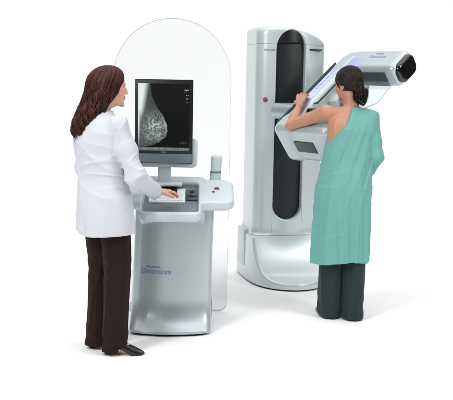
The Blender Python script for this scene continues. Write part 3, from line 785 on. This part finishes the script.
for i in range(160):
    ph0 = rng.uniform(-2.9, 2.9); n_ = 30; sv = np.linspace(rng.uniform(.0, .5), rng.uniform(.7, 1.0), n_)
    paths.append(head2thing(hair_pt(sv, ph0+.12*np.sin(sv*13+i), 1.03+.09*np.sin(np.linspace(0, 2.6, n_))*rng.random())))
def colA():
    t = rng.random(); b = np.array(srgb(52, 20, 15)) if t < .52 else (np.array(srgb(78, 34, 24)) if t < .90 else np.array(srgb(112, 60, 42)))
    return b*rng.uniform(.8, 1.2)
Vs_, Fs_, Cs_ = strands(paths, .00115, colA)
obj('hair', np.vstack([vb, Vs_]), F+[tuple(i+len(vb) for i in f) for f in Fs_], M_hair1, A, col=np.vstack([Cb, Cs_]))

# ---------------------------------------------------------------- patient
YB = R(15)
B = thing('person', 'woman in a one-shouldered green gown leaning on the x-ray unit, dark hair in a bun', 'person', (.78, 5.72, 0), YB)
HB = np.array([.050, .138, 1.552]); HYB = R(26)
sL, eL, wL = np.array([-.108, .112, 1.368]), np.array([-.280, .335, 1.268]), np.array([-.168, .455, 1.405])
sR_, eR_, wR_ = np.array([.192, .070, 1.338]), np.array([.206, .03, 1.09]), np.array([.130, .25, 1.02])
skinB = np.array(srgb(196, 144, 120))
TB = table([.78, .90, 1.02, 1.12, 1.22, 1.32, 1.40], [.0, .0, .012, .030, .048, .060, .066], [.02, .02, .03, .045, .062, .082, .092], [.140, .145, .140, .142, .152, .150, .05], [.095, .10, .095, .10, .105, .078, .045])
hR2, kR2, aR2 = np.array([.055, .0, .88]), np.array([.072, -.010, .48]), np.array([.066, -.045, .075])
hL2, kL2, aL2 = np.array([-.080, .02, .88]), np.array([-.076, .035, .48]), np.array([-.064, .035, .075])
fdRb, fdLb = foot_dir(R(-6)), foot_dir(R(6))
def bodyB(P):
    d = smax(loft2(P, *TB), np.maximum(.80-P[:, 2], P[:, 2]-1.385), .05)
    d = smin(d, chain(P, [(.06, .085, 1.33), (.066, .098, 1.41), HB+[.008, -.02, -.055]], [.062, .047, .048]), .035)
    d = smin(d, chain(P, [(.02, .085, 1.372), sL], [.030, .040]), .04)          # trapezius and scapula
    d = smin(d, ell(P, (-.045, .022, 1.27), (.045, .030, .065)), .04)
    d = smin(d, ell(P, (.140, .025, 1.26), (.045, .030, .065)), .04)
    d = d+.006*np.exp(-((P[:, 0]-.052)/.012)**2)*(P[:, 1] < .05)*(P[:, 2] < 1.39)*(P[:, 2] > 1.0)   # spine furrow
    d = smin(d, chain(P, [sL, sL*.5+eL*.5, eL, eL*.62+wL*.38, wL], [.047, .040, .032, .034, .022]), .030)
    d = smin(d, chain(P, [sR_, sR_*.5+eR_*.5, eR_, wR_], [.040, .040, .034, .024]), .03)
    for hp, kn, an in ((hR2, kR2, aR2), (hL2, kL2, aL2)):
        d = smin(d, chain(P, [hp, kn, kn*.6+an*.4, an], [.085, .052, .052, .034], .03), .04)
    for an, fd in ((aR2, fdRb), (aL2, fdLb)):
        d = smin(d, chain(P, [an, an+fd*.06-[0, 0, .035], an+fd*.14-[0, 0, .055]], [.034, .028, .016], .02), .02)
    d = smin(d, head_fn(tolocal(P, HB, HYB, R(-8))), .02)
    d = smin(d, hand_fn(P, wL, (.35, .72, .62), (-.55, -.45, .70), 1, curl=(.30, .35, .45, .5), spread=.10), .012)
    d = smin(d, hand_fn(P, wR_, (-.5, .8, 0), (0, 0, 1), 1), .012)
    return d
V, F = nets(bodyB, (-.36, -.20, .0), (.34, .66, 1.69), .0038)
Q = tolocal(V, HB, HYB, R(-8)); Cc = np.tile(skinB, (len(V), 1)); hm = V[:, 2] > 1.40
hc = head_col(Q[hm], skinB, srgb(170, 80, 75), srgb(40, 28, 24)); near = (np.abs(Q[hm]) < .15).all(1)
Cc[hm] = np.where(near[:, None], hc, skinB)
obj('body', V, F, M_skin, B, col=Cc)
# gown
TG = table([.36, .46, .62, .80, .95, 1.08, 1.18, 1.28, 1.36, 1.42], [-.026, -.024, -.018, -.006, .010, .030, .044, .054, .060, .066], [.012, .012, .014, .02, .03, .045, .06, .072, .085, .092],
           [.188, .188, .187, .186, .180, .170, .162, .158, .130, .055], [.152, .154, .157, .160, .150, .130, .122, .116, .086, .050])
nl_p = np.array([.020, .1, 1.385]); 
def gownB(P):
    x, y, z = P.T
    d = loft2(P, *TG); ang = np.arctan2(y-.04, x-.04)
    fold = np.clip((1.37-z)*4, 0.2, 1)
    # folds running from the right shoulder down to the left hip
    dg = (x*.62+z*.78)
    W = wav(P, 5, 31)
    up_ = np.clip((z-.70)*3, 0, 1); lo__ = np.clip((1.02-z)*2.2, 0, 1)
    rg = lambda t, k=3.0: np.exp(-k*np.sin(t/2)**2)-.35
    t1 = (x*.86-z*.42)*84+2.6*W+1.1*np.sin(z*6); t2 = (x*.84-z*.34)*150+3.0*W+2; t3 = (x*.9-z*.2)*36+2*W
    d = d-fold*up_*(.0235*rg(t1)*(.65+.45*wav(P, 8, 82))+.0105*rg(t2, 2)*(.5+.6*wav(P, 11, 84))+.005*np.sin(t3))
    g1 = ang*13+1.6*np.sin(z*3.2)+W*2.2; g2 = ang*24+z*4+W*3
    d = d-lo__*(.0210*rg(g1, 2.5)*(.7+.4*wav(P, 7, 89))+.0090*rg(g2, 2))
    d = d-.0045*crease(P, 26, 85, (1, 1, .6), 3)
    s1 = chain(P, [(.10, .09, 1.362), (.16, .08, 1.368), sR_, sR_*.5+eR_*.5, eR_, eR_*.5+wR_*.5], [.030, .040, .053, .056, .060, .058], .03)
    s1 = s1-.0110*(np.exp(-3*np.sin((x*.5+y*.4+z*.75)*34+wav(P, 9, 44)*1.6)**2)-.3)*np.clip((1.34-z)*6, .1, 1)-.0045*crease(P*[.8, .8, 1.2], 26, 87, (1, 1, 1), 2)*np.clip((1.36-z)*5, .2, 1)-.003*wav(P, 30, 43)
    # hanging sleeve edge
    s2 = chain(P, [(.190, .02, 1.20), (.200, .0, 1.08), (.185, .0, .99)], [.050, .052, .030], .02)
    s1 = smin(s1, s2-.004*np.sin(z*50+y*40), .02)
    d = smin(d, s1, .022)
    d = smin(d, ell(P, (.140, .02, 1.27), (.070, .056, .09)), .03)
    m_ = z < .95
    if m_.any(): d[m_] = smin(d[m_], trousersB(P[m_])-.010, .05)
    # neckline: from right neck base down to left armpit (a slanting cut)
    line = -((x-.046)*.819-(z-1.392)*.572)+.006*np.sin(z*30)
    cut = np.minimum(line, z-1.125-.10*np.clip(y, -.1, .1))
    d = smax(d, cut, .004)
    d = smax(d, z-(1.418-.17*np.maximum(x-.06, 0)), .03)
    hem = .392+.010*np.sin(ang*3+.7)+.05*np.clip(-x, -.2, .2)*-.1
    return smax(d, hem-z, .004)
def trousersB(P):
    d = None; z = P[:, 2]
    for hp, kn, an, fd, sgn in ((hR2, kR2, aR2, fdRb, 1), (hL2, kL2, aL2, fdLb, -1)):
        cx = np.interp(z, [.0, .48, .88], [an[0], kn[0], hp[0]]); cy = np.interp(z, [.0, .48, .88], [an[1]+.005, kn[1]-.005, hp[1]])
        rr_ = np.interp(z, [.0, .12, .3, .5, .9], [.078, .079, .079, .077, .078])
        x = P[:, 0]-cx; y = P[:, 1]-cy; th = np.arctan2(y, x)
        dd = (np.sqrt((x/(rr_*.93))**2+(y/(rr_*1.08))**2)-1)*rr_*.9
        dd = dd-.003*wav(P, 30, 51+sgn, 5, (1, 1, .2))-.006*crease(P*[1, 1, .35], 34, 91+sgn, (1, 1, .5), 3)-.004*np.exp(-((th+math.pi/2)/.14)**2)-.003*np.sin(z*52+th*2+sgn)*np.exp(-((z-.07)/.09)**2)-.004*np.sin(th*5+z*4)*np.clip(.4-z, 0, .4)
        lo_ = .008+.03*np.clip((y)/.06, 0, 1)
        dd = smax(dd, lo_-z, .004); dd = dd+.003*np.exp(-((z-.045)/.0022)**2)
        d = dd if d is None else smin(d, dd, .006)
    return smax(d, z-.86, .01)
V, F = nets(trousersB, (-.22, -.16, -.01), (.20, .18, .96), .0042)
obj('trousers', V, F, M_char, B)
V, F = nets(gownB, (-.25, -.18, .36), (.34, .34, 1.48), .0042)
obj('gown', V, F, M_gown, B)
for an, fd in ((aR2, fdRb), (aL2, fdLb)):
    V, F = shoe(an, fd, heel=.02, L=.17); V[:, 2] = np.maximum(V[:, 2], .001); obj('shoe', V, F, M_shoe, B)
# hair: smoothed back into a low curled bun
def hb2thing(q):
    cp, sp = math.cos(R(-8)), math.sin(R(-8)); q = np.stack([q[:, 0], q[:, 1]*cp-q[:, 2]*sp, q[:, 1]*sp+q[:, 2]*cp], 1); return rz(q, HYB)+HB
bunc = np.array([.004, -.100, -.080])
ce = np.array([0, -.016, .030]); re = np.array([.082, .101, .092])
def capB(Q):
    d = ell(Q, ce, re)-.0018*np.sin(np.arctan2(Q[:, 0], Q[:, 2]-.0)*26+3*np.sin(Q[:, 1]*30))
    front = Q[:, 1]-(.058+.0*Q[:, 2])-.45*(Q[:, 2]-.045)
    d = smax(d, front*.8, .012)
    d = smax(d, -(ell(Q, (np.sign(.5)*0, .03, -.06), (.12, .055, .055))), .01)     # clear the ears and cheeks
    d = smin(d, cap(Q, (.005, -.078, -.03), bunc+[0, .006, 0], .036, .028), .03)
    return d
V, F = nets(capB, (-.12, -.2, -.15), (.13, .12, .15), .0035); nb0 = len(V)
Vh = hb2thing(V); Ch = np.tile(np.array(srgb(20, 14, 13)), (nb0, 1)); Fh = F.tolist()
paths = []
for i in range(2400):
    # great-arc over the skull from hairline towards the bun
    th = rng.uniform(-2.0, 2.0); start = np.array([math.sin(th)*.98, .62*math.cos(th*.8)+.1, .55+.55*math.cos(th)]); start /= np.linalg.norm(start)
    if abs(th) > 1.35: start = np.array([math.copysign(1, th), rng.uniform(-.5, .0), rng.uniform(-.25, .4)]); start /= np.linalg.norm(start)
    end = (bunc-ce)/re; end /= np.linalg.norm(end); end = end+rng.normal(0, .16, 3); end /= np.linalg.norm(end)
    n_ = 22; tt = np.linspace(rng.uniform(0, .3), rng.uniform(.8, 1.0), n_)[:, None]; om = math.acos(np.clip(start@end, -1, 1))+1e-6
    p = (np.sin((1-tt)*om)*start+np.sin(tt*om)*end)/math.sin(om)
    q = ce+p*re*rng.uniform(1.0, 1.022)
    q = q[(q[:, 1] < .058+.5*(q[:, 2]-.045)+.006)]
    if len(q) > 6: paths.append(hb2thing(q))
for i in range(56):
    # curls of the bun: rings of strands
    n0 = rng.normal(size=3); n0 /= np.linalg.norm(n0); e1 = np.cross(n0, [0, 0, 1.]); e1 /= np.linalg.norm(e1); e2 = np.cross(n0, e1)
    rc = rng.uniform(.014, .030); cc = bunc+rng.normal(0, 1, 3)*np.array([.017, .013, .020]); a0 = rng.uniform(0, 6.28); sw = rng.uniform(3.5, 6.0); drift = rng.normal(0, .008, 3)
    for j in range(22):
        off = rng.normal(0, .0028, 3); a = np.linspace(a0, a0+sw, 24)+rng.normal(0, .1); r_ = rc*rng.uniform(.92, 1.08)
        q = cc+off+r_*(np.cos(a)[:, None]*e1+np.sin(a)[:, None]*e2)+np.linspace(0, 1, 24)[:, None]*drift
        paths.append(hb2thing(q))
def colB():
    return np.array(srgb(26, 18, 17) if rng.random() < .75 else srgb(58, 40, 34))*rng.uniform(.8, 1.25)
Vs_, Fs_, Cs_ = strands(paths, .0010, colB)
obj('hair', np.vstack([Vh, Vs_]), Fh+[tuple(i+nb0 for i in f) for f in Fs_], M_hair2, B, col=np.vstack([Ch, Cs_]))
